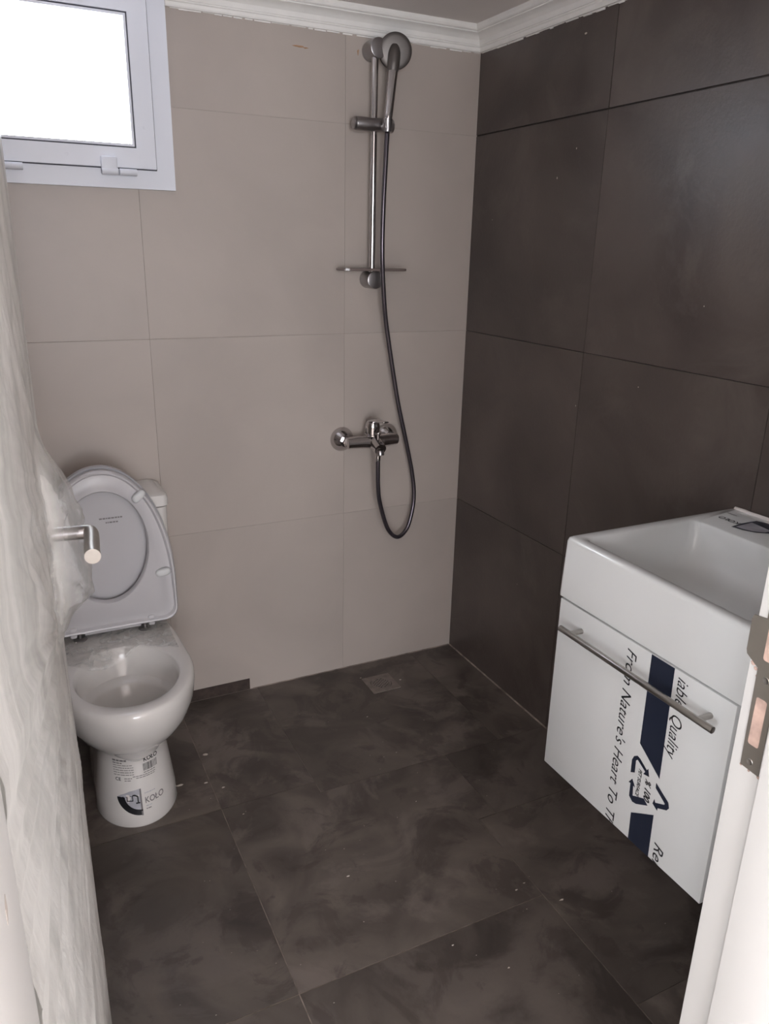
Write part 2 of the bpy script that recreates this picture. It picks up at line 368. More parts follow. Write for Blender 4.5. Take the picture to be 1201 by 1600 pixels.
# ---------------------------------------------------------------- window
win = thing('window_1', None, None, (-1.25, 0, 1.6), kind='structure')
def ring(bm, x0, x1, z0, z1, t, y0, y1, bev=.002, tb=None, tt=None):
    tb = tb or t; tt = tt or t
    for (a, b) in (((x0, z0), (x1, z0+tb)), ((x0, z1-tt), (x1, z1)), ((x0, z0+tb), (x0+t, z1-tt)), ((x1-t, z0+tb), (x1, z1-tt))):
        box(bm, (a[0], y0, a[1]), (b[0], y1, b[1]))
bm = bmesh.new(); ring(bm, -1.555, -.955, 1.594, 2.088, .046, -.016, -.0005); ring(bm, -1.52, -.985, 1.63, 2.07, .03, -.0005, .14)
link('frame', bm, m_alu, win)
bm = bmesh.new(); ring(bm, -1.5085, -1.0015, 1.6405, 2.0515, .0025, -.0165, -.004); link('gasket', bm, m_gask, win)
sash = None
bm = bmesh.new(); ring(bm, -1.506, -1.004, 1.643, 2.049, .0485, -.026, .03); sash = link('sash', bm, m_alu, win)
bm = bmesh.new(); ring(bm, -1.4575, -1.0525, 1.6915, 2.0005, .0035, -.022, .02); link('glazing_bead', bm, m_gask, sash)
bm = bmesh.new(); ring(bm, -1.454, -1.056, 1.695, 1.997, .006, -.0245, .02); link('glazing_bead', bm, m_alu, sash)
bm = bmesh.new(); box(bm, (-1.45, .000, 1.70), (-1.06, .006, 1.992)); link('pane', bm, m_pane, sash)
for hx in (-1.105, -1.378):
    bm = bmesh.new()
    box(bm, (hx-.040, -.039, 1.626), (hx, -.024, 1.668), .004)
    cyl(bm, (hx-.040, -.034, 1.632), (hx+.001, -.034, 1.632), .0085, 16, .001)
    cyl(bm, (hx+.004, -.034, 1.632), (hx+.048, -.034, 1.632), .0085, 16, .001)
    box(bm, (hx+.004, -.026, 1.625), (hx+.046, -.0155, 1.638), .001)
    link('hinge', bm, m_alu, win, angle=.6)
for sx, sz in ((-1.028, 1.742), (-1.225, 1.667)):
    bm = bmesh.new(); lathe(bm, (sx, -.0255, sz), (0, -1, 0), [(.005, 0), (.005, .0012), (.002, .0015)], 16); link('screw_cap', bm, m_alu, win)

# ---------------------------------------------------------------- shower rail (with soap dish)
RX = -.3795
sr = thing('shower_rail', 'chrome vertical shower rail with sliding holder and smoky soap dish on the beige wall', 'shower rail', (RX, -.0, 1.366))
bm = bmesh.new(); cyl(bm, (RX, -.046, 1.372), (RX, -.046, 1.985), .0098, 28); link('rail', bm, m_chrome, sr, angle=.6)
for z in (1.366, 1.992):
    bm = bmesh.new(); cyl(bm, (RX+.005, -.0005, z), (RX+.005, -.064, z), .0265, 40, .003); link('bracket', bm, m_chromed, sr, angle=.5)
bm = bmesh.new()
cyl(bm, (RX-.062, -.050, 1.797), (RX+.057, -.050, 1.797), .0185, 36, .002)
sl = link('slider', bm, m_chromed, sr, angle=.5)
bm = bmesh.new(); lathe(bm, (RX-.0625, -.050, 1.797), (-1, 0, 0), [(.0172, 0), (.0172, .004), (.015, .006)], 32); link('clamp_knob', bm, m_chromed, sl, angle=.5)
bm = bmesh.new(); cyl(bm, (-.357, -.068, 1.789), (-.357, -.100, 1.792), .0125, 24, .002); lathe(bm, (-.357, -.089, 1.776), (0, 0, 1), [(.0125, 0), (.0145, .034)], 24); link('cradle', bm, m_chromed, sl, angle=.5)
bm = bmesh.new()
n = 48; lp = []
for z, k in ((1.392, .97), (1.393, 1), (1.399, 1), (1.400, .97)):
    lp.append([(RX+.115*k*math.copysign(abs(math.cos(2*PI*i/n))**.7, math.cos(2*PI*i/n)), -.046+.036*k*math.copysign(abs(math.sin(2*PI*i/n))**.7, math.sin(2*PI*i/n)), z) for i in range(n)])
loft(bm, lp); link('soap_dish', bm, m_acr, sr, angle=.6)

# hand shower, held by the slider
hs = thing('hand_shower', 'chrome hand shower with round head hooked on the rail, long dark hose looping down', 'hand shower', (-.357, -.089, 1.78))
A = Vector((-.357, -.089, 1.797)); B = Vector((-.3385, -.081, 1.948))
bm = bmesh.new(); pts = [A+(B-A)*(k/14) for k in range(15)]
tube(bm, pts, .012, 28, rfun=lambda t: .0095+.0030*min(1, t*8)+.0026*t)
link('handle', bm, m_chrome, hs, angle=.6)
HC = Vector((-.328, -.072, 1.987)); HD = Vector((-.30, -1, -.10)).normalized()
bm = bmesh.new()
lathe(bm, HC-HD*.018, HD, [(.030, -.010), (.040, -.008), (.044, -.002), (.0465, .010), (.0475, .015), (.0470, .018), (.0455, .0195), (.036, .0215), (.024, .0228), (.010, .0234), (.0005, .0235)], 56)
# neck blending the handle into the head back
tube(bm, catmull([B-(B-A)*.10, B, B+Vector((.003, .003, .018)), B+Vector((.006, .007, .036)), B+Vector((.008, .014, .050))], 6), .015, 24, rfun=lambda t: .0152+.0025*math.sin(t*PI)-.006*max(0, t-.7))
head = link('head', bm, m_head, hs, angle=.6)
bm = bmesh.new(); lathe(bm, HC-HD*.029, -HD, [(.044, 0), (.044, .003), (.040, .005)], 40); link('spray_plate', bm, m_black, head, angle=.6)
H = [(-0.3725, -.100, .815), (-0.372, -.100, .775), (-0.368, -.096, .71), (-0.358, -.09, .655), (-0.330, -.08, .573), (-.307, -.075, .533), (-0.279, -.07, .512), (-.252, -.065, .520), (-0.228, -.06, .553), (-0.207, -.05, .635), (-0.214, -.045, .727), (-0.250, -.05, .866), (-0.286, -.055, 1.0), (-0.331, -.065, 1.206), (-0.352, -.08, 1.305), (-0.367, -.092, 1.436), (-0.367, -.092, 1.562), (-0.361, -.09, 1.702), (-0.357, -.0885, 1.776)]
bm = bmesh.new(); tube(bm, catmull(H, 10), .0072, 14); link('hose', bm, m_hose, hs, smooth=True)
bm = bmesh.new(); lathe(bm, (-.3725, -.100, .834), (0, 0, -1), [(.0095, 0), (.0095, .018), (.0085, .019), (.0085, .030), (.0075, .034)], 16); link('hose_nut', bm, m_chrome, hs, angle=.5)

# ---------------------------------------------------------------- bath mixer
mx = thing('shower_mixer', 'chrome wall mixer tap with single lever and two round wall plates', 'mixer tap', (-.3775, 0, .86))
for x in (-.459, -.296):
    bm = bmesh.new(); lathe(bm, (x, -.0003, .860), (0, -1, 0), [(.040, 0), (.0405, .003), (.038, .010), (.030, .022), (.022, .031), (.0195, .034), (.0195, .036)], 40); link('escutcheon', bm, m_chrome, mx, angle=.5)
    bm = bmesh.new(); lathe(bm, (x, -.034, .860), (0, -1, 0), [(.0165, 0), (.0165, .018), (.0150, .020)], 6); cyl(bm, (x, -.034, .860), (x, -.066, .860), .013, 24); link('union_nut', bm, m_chrome, mx, angle=.5)
bm = bmesh.new()
pts = catmull([(-.470, -.066, .860), (-.455, -.068, .861), (-.42, -.072, .862), (-.3775, -.078, .862), (-.335, -.072, .862), (-.30, -.066, .861), (-.289, -.064, .860)], 6)
tube(bm, pts, .018, 28, rfun=lambda t: .0225-.0035*min(1, abs(t-.5)*3.2)-.009*max(0, abs(t-.5)*2-.90)/.10)
pts = catmull([(-.3775, -.075, .860), (-.3775, -.095, .858), (-.3775, -.110, .853), (-.3775, -.128, .846)], 6)
tube(bm, pts, .019, 28, rfun=lambda t: .0235-.004*t)
body = link('body', bm, m_chrome, mx, angle=.6)
bm = bmesh.new(); cyl(bm, (-.3775, -.124, .842), (-.3775, -.128, .826), .0125, 24, .001); link('spout_nozzle', bm, m_chromed, mx, angle=.5)
bm = bmesh.new(); lathe(bm, (-.3775, -.064, .868), (0, -.05, 1), [(.0275, 0), (.027, .018), (.0245, .019), (.0245, .040), (.0235, .050), (.019, .058), (.010, .062), (.0005, .063)], 36); cart = link('cartridge_cap', bm, m_chrome, mx, angle=.5)
bm = bmesh.new()
L = []
for (y, z, w, h) in ((-.052, .922, .016, .006), (-.075, .930, .018, .007), (-.105, .935, .017, .005), (-.135, .938, .016, .004), (-.158, .941, .013, .003), (-.163, .9415, .009, .002)):
    L.append([(-.3775+w*math.cos(2*PI*k/16), y, z+h*math.sin(2*PI*k/16)) for k in range(16)])
loft(bm, L); link('lever', bm, m_chrome, mx, smooth=True)
bm = bmesh.new(); lathe(bm, (-.3775, -.108, .872), (0, 0, 1), [(.004, 0), (.004, .019), (.0085, .0195), (.009, .022), (.0085, .026), (.005, .0275)], 20); link('diverter_knob', bm, m_chrome, mx, angle=.5)
bm = bmesh.new(); cyl(bm, (-.3725, -.100, .850), (-.3725, -.100, .832), .010, 20, .001); link('hose_outlet', bm, m_chrome, mx, angle=.5)

# ---------------------------------------------------------------- toilet
TX = -1.246
wc = thing('toilet', 'white close-coupled toilet with raised seat and lid, standing in the left corner', 'toilet', (TX, -.33, 0))
NN = 72
def pan_loop(z, hw, yf, yb, cy=-.40, n_back=4.5, nf=2.0):
    out = []
    for k in range(NN):
        a = 2*PI*k/NN; c, s = math.cos(a), math.sin(a)
        nn = nf if s < 0 else n_back
        b = (cy-yf) if s < 0 else (yb-cy)
        e = 2/nn
        out.append((TX+hw*math.copysign(abs(c)**e, c), cy+b*math.copysign(abs(s)**e, s), z))
    return out
secs = [(0, .106, -.535, -.04), (.006, .108, -.538, -.04), (.05, .104, -.532, -.04), (.12, .096, -.520, -.04), (.17, .090, -.512, -.04), (.195, .088, -.510, -.04),
        (.212, .094, -.520, -.04), (.232, .112, -.545, -.04), (.262, .138, -.580, -.04), (.300, .158, -.610, -.035), (.340, .170, -.630, -.03), (.375, .174, -.640, -.03), (.392, .1735, -.6400, -.03), (.401, .170, -.6365, -.032), (.405, .164, -.631, -.034)]
loops = []
for (z, hw, yf, yb) in secs:
    L = pan_loop(z, hw, yf, yb)
    # pinch the sides of the pan behind the bowl
    out = []
    for (x, y, zz) in L:
        t = max(0, min(1, (y+.36)/.30)); k = 1-.10*t
        out.append((TX+(x-TX)*k, y, zz))
    loops.append(out)
def ell(z, a, b, cy):
    return [(TX+a*math.cos(2*PI*k/NN), cy+b*math.sin(2*PI*k/NN), z) for k in range(NN)]
loops += [ell(.405, .133, .158, -.442), ell(.402, .129, .154, -.442), ell(.385, .125, .149, -.445), ell(.350, .118, .140, -.450), ell(.334, .112, .133, -.455), ell(.329, .106, .120, -.470),
          ell(.322, .103, .116, -.474), ell(.28, .090, .102, -.476), ell(.22, .064, .075, -.475), ell(.185, .035, .045, -.465), ell(.175, .012, .014, -.46)]
bm = bmesh.new(); loft(bm, loops); pan = link('pan', bm, m_cer, wc, angle=.75)
# cistern
bm = bmesh.new(); loft(bm, [rrect(TX-.165, TX+.165, -.150, -.005, .406, .022), rrect(TX-.180, TX+.180, -.160, -.005, .50, .022), rrect(TX-.183, TX+.183, -.163, -.005, .751, .022)]); link('cistern', bm, m_cer, wc, angle=.6)
bm = bmesh.new(); loft(bm, [rrect(TX-.180, TX+.180, -.160, -.004, .752, .02), rrect(TX-.187, TX+.187, -.168, -.003, .756, .022), rrect(TX-.187, TX+.187, -.168, -.003, .775, .022), rrect(TX-.184, TX+.184, -.165, -.004, .786, .022), rrect(TX-.172, TX+.172, -.153, -.006, .792, .018)]); link('cistern_lid', bm, m_cer, wc, angle=.6)
# seat + lid raised
def seat_outline(k=1.0, n=64, z0=.432):
    pts = []; hw = .181*k
    for i in range(n+1):                       # arch, right to left
        a = PI*i/n; x = hw*math.copysign(abs(math.cos(a))**.98, math.cos(a)); pts.append((x, z0+.120+.336*k*math.sin(a)))
    r = .035
    for i in range(9):
        a = PI+PI/2*i/8; pts.append((-hw+r+r*math.cos(a), z0+r+r*math.sin(a)))
    for i in range(9):
        a = 1.5*PI+PI/2*i/8; pts.append((hw-r+r*math.cos(a), z0+r+r*math.sin(a)))
    return pts
def tilt(x, y, z):   # lean back slightly
    return (TX+x, y+(z-.43)*.035, z)
def shell(outline, inner, y_front, y_back, edge=.004):
    """plate with optional hole; inner: list same length"""
    bm = bmesh.new(); n = len(outline)
    c = (0, .66)
    def sc(P, d):
        out = []
        for (x, z) in P:
            v = Vector((x-c[0], z-c[1])); L = v.length; v *= (L-d)/L; out.append((v.x+c[0], v.y+c[1]))
        return out
    Ls = []
    if inner:
        Ls.append([tilt(x, y_back, z) for x, z in inner]); Ls.append([tilt(x, y_front+edge, z) for x, z in inner])
        Ls.append([tilt(x, y_front, z) for x, z in sc(inner, -.003)])
    # cross profile of the underside: lip, groove, raised band, lip
    for (d, dy) in (((.062 if False else .046), .004), (.034, .0095), (.014, .0095), (.0085, .0005), (.004, -.0005)):
        Ls.append([tilt(x, y_front+dy, z) for x, z in sc(outline, d)])
    Ls.append([tilt(x, y_front+edge, z) for x, z in outline]); Ls.append([tilt(x, y_back, z) for x, z in outline])
    if inner:
        R = [[bm.verts.new(p) for p in L] for L in Ls]
        R.append(R[0])
        for a, b in zip(R, R[1:]):
            for k in range(n): bm.faces.new((a[k], a[(k+1) % n], b[(k+1) % n], b[k]))
    else: loft(bm, Ls)
    return bm
def resample(P, n=120):
    P = P+[P[0]]; D = [0]
    for a, b in zip(P, P[1:]): D.append(D[-1]+math.dist(a, b))
    out = []; k = 0
    for i in range(n):
        t = D[-1]*i/n
        while D[k+1] < t: k += 1
        q = (t-D[k])/max(1e-9, D[k+1]-D[k]); out.append((P[k][0]+(P[k+1][0]-P[k][0])*q, P[k][1]+(P[k+1][1]-P[k][1])*q))
    return out
ol = resample(seat_outline())
cz, cx = .672, .0
inner = []
for (x, z) in ol:
    a = math.atan2((z-cz)/.157, (x-cx)/.112); inner.append((cx+.112*math.cos(a), cz+.157*math.sin(a)))
ring_o = link('seat', shell(ol, inner, -.228, -.208), m_seat, wc, angle=.7)
ol2 = [(x*1.02, .66+(z-.66)*1.02+.002) for x, z in resample(seat_outline())]
bm = bmesh.new(); L = [[tilt(x*k, y, .66+(z-.66)*k) for x, z in ol2] for (k, y) in ((.60, -.187), (.80, -.1925), (.93, -.199), (.995, -.205), (1, -.202), (1, -.190), (.985, -.181), (.9, -.173), (.5, -.171))]
loft(bm, L); lid = link('seat_lid', bm, m_lidin, wc, angle=.6)
# bumpers under the seat ring
for (x, z, ang) in ((.098, .808, .75), (.146, .580, .10), (-.098, .808, -.75), (-.146, .580, -.10)):
    bm = bmesh.new(); c = Vector(tilt(x, -.226, z)); ca, sa = math.cos(ang), math.sin(ang)
    L = []
    for (k, y) in ((1, .006), (1, -.006), (.85, -.010), (.5, -.0115)):
        L.append([(c.x+ca*(.021*k*math.copysign(abs(math.cos(t))**.6, math.cos(t)))-sa*.011*k*math.sin(t), c.y+y, c.z+sa*(.021*k*math.copysign(abs(math.cos(t))**.6, math.cos(t)))+ca*.011*k*math.sin(t)) for t in [2*PI*i/24 for i in range(24)]])
    loft(bm, L); link('bumper', bm, m_bump, ring_o, smooth=True)
bm = bmesh.new(); cyl(bm, (TX-.075, -.209, .430), (TX+.075, -.209, .430), .010, 20, .001); link('hinge_bar', bm, m_seat, wc, angle=.5)
for s in (-1, 1):
    hx = TX+s*.088
    bm = bmesh.new(); lathe(bm, (hx, -.200, .405), (0, 0, 1), [(.019, 0), (.019, .002), (.015, .004), (.006, .005), (.006, .020), (.009, .021), (.009, .030), (.006, .033)], 24)
    cyl(bm, (hx-.010, -.203, .430), (hx+.010, -.203, .430), .0055, 12); link('hinge_bolt', bm, m_chromed, wc, angle=.5)
    bm = bmesh.new(); box(bm, (hx+s*.008 if s > 0 else hx-.026, -.222, .421), (hx+.026 if s > 0 else hx-.008, -.196, .452), .004); link('hinge_block', bm, m_seat, wc, angle=.6)
def lidmap(u, v): return tilt(-.005+u, -.1885, .735+v)
for (z0, u0, u1) in ((.006, 0, .060), (-.006, .016, .046)):
    bm = bmesh.new(); x = u0
    while x < u1:
        w = random.uniform(.003, .008); bm.faces.new([bm.verts.new(lidmap(a, b)) for a, b in ((x, z0), (x+w, z0), (x+w, z0+.004), (x, z0+.004))]); x += w+.0015
    link('care_print', bm, m_greyp, lid)
# printed sticker on the pedestal, wrapped round its curve
def pedr(z):
    P = [(s_[0], s_[1], s_[2]) for s_ in secs]
    for a, b in zip(P, P[1:]):
        if a[0] <= z <= b[0]:
            t = (z-a[0])/(b[0]-a[0]); return a[1]+(b[1]-a[1])*t, a[2]+(b[2]-a[2])*t
    return P[0][1], P[0][2]
def ped(dx, z, off=.0008):
    """dx = x offset from pedestal centre; z height"""
    hw, yf = pedr(z); q = max(-.97, min(.97, dx/hw)); yy = -.40-(-.40-yf)*math.sqrt(1-q*q)
    nx, ny = q/hw, (yy+.40)/((-.40-yf)**2); l = math.hypot(nx, ny)
    return (TX+dx+nx/l*off, yy+ny/l*off, z)
def pedtext(s, size, u0, z0, m, slope=0.0, xs=1, off=0, shear=0):
    return text('label_print', s, size, lambda u, v: ped(u0+u*xs, z0+v+slope*u), m, pan, sub=.006, off=off, shear=shear)
def pedpoly(name, pts, m, off=.0006, n=1):
    bm = bmesh.new(); f = bm.faces.new([bm.verts.new((p[0], p[1], 0)) for p in pts])
    bm.normal_update(); bmesh.ops.triangulate(bm, faces=bm.faces, ngon_method='EAR_CLIP')
    for _ in range(n): bmesh.ops.subdivide_edges(bm, edges=[e for e in bm.edges if e.calc_length() > .008], cuts=1)
    bmesh.ops.triangulate(bm, faces=bm.faces)
    for v in bm.verts: v.co = Vector(ped(v.co.x, v.co.y, off))
    return link(name, bm, m, pan)
pedtext('KOŁO', .0165, .012, .181, m_black, off=.0004, xs=.82)
x = .010
while x < .046:
    w = random.choice([.0006, .001, .0016, .0022]); pedpoly('label_print', [(x, .155), (x+w, .155), (x+w, .175), (x, .175)], m_black, n=0); x += w+random.choice([.0007, .0011, .0016])
# lines too small to read in the photograph: rows of short printed marks
def pedrow(x0, x1, z, h, m, off=.0007):
    x = x0
    while x < x1-.002:
        w = min(random.uniform(.003, .010), x1-x); pedpoly('label_print', [(x, z), (x+w, z), (x+w, z+h), (x, z+h)], m, off=off, n=0); x += w+.0012
pedrow(.010, .042, .1495, .0022, m_greyp); pedrow(-.018, .040, .1435, .0020, m_greyp); pedrow(-.010, .038, .1385, .0020, m_greyp)
pedrow(-.060, -.028, .188, .0050, m_greyp); pedrow(-.060, -.040, .1815, .0030, m_greyp)
for i in range(5): pedrow(-.060, -.014, .1755-i*.0065, .0018, m_greyp)
pedtext('CE', .0125, -.058, .1345, m_black, off=.0002, xs=.8)
pedrow(-.038, -.020, .1395, .0020, m_greyp); pedrow(-.038, -.022, .1335, .0020, m_greyp)
# picture on the sticker: half disc cut by a vertical edge
cxp, czp = -.002, .088
arc = [(cxp+.057*math.cos(a), czp+.052*math.sin(a)) for a in [PI-.02+(PI/2+.02)*k/20 for k in range(21)]]
arcin = [(cxp+.040*math.cos(a), czp+.036*math.sin(a)) for a in [PI-.02+(PI/2+.02)*k/20 for k in range(21)]]
pedpoly('label_picture', [(cxp, czp+.022), (cxp-.028, czp+.017), (cxp-.050, czp+.006)]+arc, m_greyl, off=.0005, n=2)
bm = bmesh.new(); n = len(arc)
A1 = [bm.verts.new(ped(x, z, .0012)) for x, z in arc]; A2 = [bm.verts.new(ped(x, z, .0012)) for x, z in arcin]
for k in range(n-1): bm.faces.new((A1[k], A1[k+1], A2[k+1], A2[k]))
link('label_picture', bm, m_black, pan)
pedpoly('label_picture', [(cxp-.004, czp-.053), (cxp, czp-.053), (cxp, czp+.022), (cxp-.004, czp+.021)], m_greyp, off=.0014)
for P in ([(-.050, .089), (-.018, .096), (-.010, .091), (-.012, .088), (-.019, .092), (-.050, .086)], [(-.038, .091), (-.036, .091), (-.036, .078), (-.038, .078)], [(-.025, .093), (-.023, .093), (-.023, .078), (-.025, .078)], [(-.038, .080), (-.023, .080), (-.023, .0775), (-.038, .0775)], [(-.013, .091), (-.010, .091), (-.010, .074), (-.013, .074)], [(-.017, .074), (-.007, .074), (-.007, .070), (-.017, .070)]):
    pedpoly('label_picture', P, m_black, off=.0015, n=0)
pedtext('KOŁO', .0235, .005, .066, m_greyp, off=.0003, xs=.78)
pedrow(.006, .034, .093, .0022, m_greyl); pedrow(.007, .024, .057, .0020, m_greyl); pedrow(.007, .020, .049, .0026, m_greyp)
# wrinkled clear wrapping across the pan
bm = bmesh.new(); nx, ny = 60, 34; G = []
for j in range(ny+1):
    row = []
    for i in range(nx+1):
        u = i/nx; v = j/ny
        x = TX-.150+.300*u; y = -.178-.160*v-.026*math.sin(u*7.5)*v-.02*noise.noise((u*5, v*3, 4))*v
        base = .4075
        ex = (x-TX)/.128; ey = (y+.442)/.150
        d = ex*ex+ey*ey
        z = base if d > 1 else base-.040*min(1, (1-d)*1.6)
        z += .0030+.0022*noise.noise((u*12, v*7, 1.2))+.002*abs(noise.noise((u*22, v*9, 3)))
        row.append(bm.verts.new((x, y, z)))
    G.append(row)
for j in range(ny):
    for i in range(nx): bm.faces.new((G[j][i], G[j][i+1], G[j+1][i+1], G[j+1][i]))
tag(link('plastic_film', bm, m_clear, smooth=True), 'crumpled clear plastic film left over the back of the toilet bowl', 'plastic film')

# ---------------------------------------------------------------- floor drain
fd = thing('floor_drain', 'small square floor drain with round perforated grate near the back wall', 'floor drain', (-.369, -.153, 0))
bm = bmesh.new()
cxd, cyd, hd = -.369, -.153, .052
n = 40; outer = []
for k in range(n):
    a = 2*PI*k/n; m_ = max(abs(math.cos(a)), abs(math.sin(a))); outer.append((cxd+hd*math.cos(a)/m_, cyd+hd*math.sin(a)/m_))
innr = [(cxd+.038*math.cos(2*PI*k/n), cyd+.038*math.sin(2*PI*k/n)) for k in range(n)]
z1 = .0028
R = [[bm.verts.new((x, y, z)) for x, y in P] for P, z in ((outer, 0.0004), (outer, z1), (innr, z1), (innr, -.001))]
for a, b in zip(R, R[1:]):
    for k in range(n): bm.faces.new((a[k], a[(k+1) % n], b[(k+1) % n], b[k]))
link('plate', bm, m_drain, fd)
bm = bmesh.new(); lathe(bm, (cxd, cyd, .0001), (0, 0, 1), [(.0378, 0), (.0378, .0009)], 32); link('hole_shade_disc', bm, m_holeshade, fd)  # black disc under the grate, shade of the drain put into its colour
bm = bmesh.new(); th = .62
R = [[bm.verts.new((cxd+r*math.cos(2*PI*k/n), cyd+r*math.sin(2*PI*k/n), z)) for k in range(n)] for r, z in ((.0362, .0010), (.0362, .0030), (.0315, .0030), (.0315, .0010))]
for a, b in zip(R, R[1:]):
    for k in range(n): bm.faces.new((a[k], a[(k+1) % n], b[(k+1) % n], b[k]))
for q in range(2):
    t = th+q*PI/2; d = Vector((math.cos(t), math.sin(t), 0)); e = Vector((-d.y, d.x, 0))
    for k in range(-3, 4):
        s = k*.0092; h = math.sqrt(max(0, .0325**2-s*s)); w = .0019
        c = Vector((cxd, cyd, .0))
        P = [c+e*(s-w)-d*h, c+e*(s+w)-d*h, c+e*(s+w)+d*h, c+e*(s-w)+d*h]
        prism(bm, [(p.x, p.y) for p in P], (.0014+q*.00005, .0029+q*.00005), lambda u, v, w_: (u, v, w_))
link('grate', bm, m_drain, fd)
# mortar crumbs and paint flecks on the tiles
bm = bmesh.new()
spots = [(-.296, -.158, .007), (-.42, -.09, .004), (-1.03, -.30, .012), (-1.13, -.41, .010), (-1.06, -.43, .008), (-1.02, -.47, .006), (-.50, -.32, .004), (-.83, -.92, .006), (-1.0, -.60, .004), (-.55, -.75, .003), (-.48, -1.13, .005), (-.45, -1.12, .004), (-.40, -1.2, .006), (-.62, -1.3, .004), (-.70, -1.20, .004), (-.5, -.53, .003)]
for _ in range(70): spots.append((random.uniform(-1.3, -.15), random.uniform(-1.5, -.15), random.uniform(.0009, .002)))
for (x, y, r) in spots:
    v = [bm.verts.new((x+r*random.uniform(.5, 1.2)*math.cos(a), y+r*random.uniform(.25, .6)*math.sin(a), .0005)) for a in [k*PI/3 for k in range(6)]]
    t = bm.verts.new((x, y, .0008+min(.002, r*.3)))
    for k in range(6): bm.faces.new((v[k], v[(k+1) % 6], t))
link('mortar_crumbs', bm, m_crumb, fl, kind='stuff')
# orange adhesive marks and chips on the walls
bm = bmesh.new()
for (x, z, w, h) in ((-.594, 1.982, .020, .0035), (-.412, 1.988, .004, .009), (-.57, 1.980, .009, .002)):
    c = bm.verts.new((x, -.0016, z)); v = [bm.verts.new((x+w*math.cos(a)*random.uniform(.5, 1.1), -.0002, z+h*math.sin(a)*random.uniform(.5, 1.1))) for a in [k*PI/5 for k in range(10)]]
    for k in range(10): bm.faces.new((v[k], v[(k+1) % 10], c))
link('adhesive_smear', bm, m_rust, bw)
bm = bmesh.new()
for (y, z, w, h) in ((-.495, 1.987, .006, .003), (-.428, 1.652, .002, .004), (-.50, 1.72, .002, .003), (-.12, 1.55, .001, .002), (-.83, 1.14, .002, .002), (-.6, 1.05, .0015, .003), (-.40, .42, .002, .001), (-1.0, 1.35, .002, .002)):
    lathe(bm, (.0002, y, z), (-1, 0, 0), [(w*.9, 0), (w*.6, .0008), (.0002, .001)], 7, sy=h/w)
link('paint_fleck', bm, m_crumb, rw)

# ---------------------------------------------------------------- vanity cabinet
CX = -.466
vc = thing('vanity_cabinet', 'white wall-hung vanity cabinet with protective print and long steel bar handle', 'cabinet', (-.235, -1.385, .39))
bx('body', (CX+.019, -1.602, .392), (-.0005, -1.167, .787), m_cab, vc, .001)
fr = bx('door', (CX, -1.604, .390), (CX+.018, -1.165, .7872), m_cab, vc, .0012)
bm = bmesh.new(); cyl(bm, (CX-.031, -1.208, .7445), (CX-.031, -1.592, .7445), .0062, 24, .0006)
for y in (-1.237, -1.560): cyl(bm, (CX-.031, y, .7445), (CX-.0003, y, .7445), .0052, 16)
link('handle', bm, m_steel, fr, angle=.6)
def face(y, z, off=.0006): return (CX-off, y, z)
def facepoly(name, P, m):
    bm = bmesh.new(); bm.faces.new([bm.verts.new(face(y, z)) for y, z in P]); bm.normal_update(); bmesh.ops.triangulate(bm, faces=bm.faces, ngon_method='EAR_CLIP'); return link(name, bm, m, fr)
facepoly('printed_band', [(-1.421, .7868), (-1.475, .7868), (-1.480, .563), (-1.424, .603)], m_navy)
facepoly('printed_band', [(-1.427, .450), (-1.480, .484), (-1.482, .3905), (-1.429, .3905)], m_navy)
A1p = [(-1.412, 0.531), (-1.411, 0.559), (-1.415, 0.569), (-1.423, 0.575), (-1.430, 0.573), (-1.449, 0.561), (-1.452, 0.566), (-1.4565, 0.551), (-1.442, 0.548), (-1.446, 0.555), (-1.4245, 0.567), (-1.421, 0.563), (-1.422, 0.537)]
A2p = [(-1.4185, 0.521), (-1.4285, 0.507), (-1.423, 0.508), (-1.425, 0.487), (-1.452, 0.500), (-1.463, 0.492), (-1.436, 0.476), (-1.426, 0.474), (-1.4165, 0.481), (-1.4155, 0.509), (-1.4105, 0.508)]
A3p = [(-1.474, 0.551), (-1.507, 0.532), (-1.5105, 0.522), (-1.506, 0.514), (-1.486, 0.504), (-1.486, 0.498), (-1.473, 0.505), (-1.476, 0.517), (-1.479, 0.511), (-1.499, 0.521), (-1.500, 0.524), (-1.475, 0.540)]
for P in (A1p, A2p, A3p): facepoly('printed_arrow', P, m_navy)
def ftext(s, size, y0, z0, length, m=m_black, shear=.28, off=0, clip=None):
    """lettering running down the door: reading direction -z, letter tops towards -y"""
    o = text('printed_lettering', s, size, lambda u, v: face(y0-v, z0-u, .0008), m, fr, shear=shear, off=off)
    zs = [v.co.z for v in o.data.vertices]; L = max(zs)-min(zs); k = length/L; zt = z0
    for v in o.data.vertices: v.co.z = zt+(v.co.z-zt)*k
    if clip:
        bm = bmesh.new(); bm.from_mesh(o.data)
        for co, no in ((Vector((0, 0, clip[0])), (0, 0, -1)), (Vector((0, 0, clip[1])), (0, 0, 1))):
            bmesh.ops.bisect_plane(bm, geom=bm.verts[:]+bm.edges[:]+bm.faces[:], plane_co=co, plane_no=no, clear_outer=True)
        bm.to_mesh(o.data); bm.free()
    return o
ftext("From Nature's Heart To Th", .0345, -1.364, .774, .386, clip=(.3908, .784))
ftext('iable', .0350, -1.4855, .778, .053, off=-.0001, clip=(.3908, .784))
ftext('Quality', .0350, -1.4845, .707, .085, off=-.0001, clip=(.3908, .784))
ftext('Reli', .0330, -1.492, .436, .054, clip=(.3908, .784))
ftext('PET SURFACE', .0115, -1.431, .553, .060, off=.0002)
ftext('%', .0195, -1.450, .5445, .0145, off=.0004); ftext('100', .0205, -1.451, .527, .026, off=.0006)

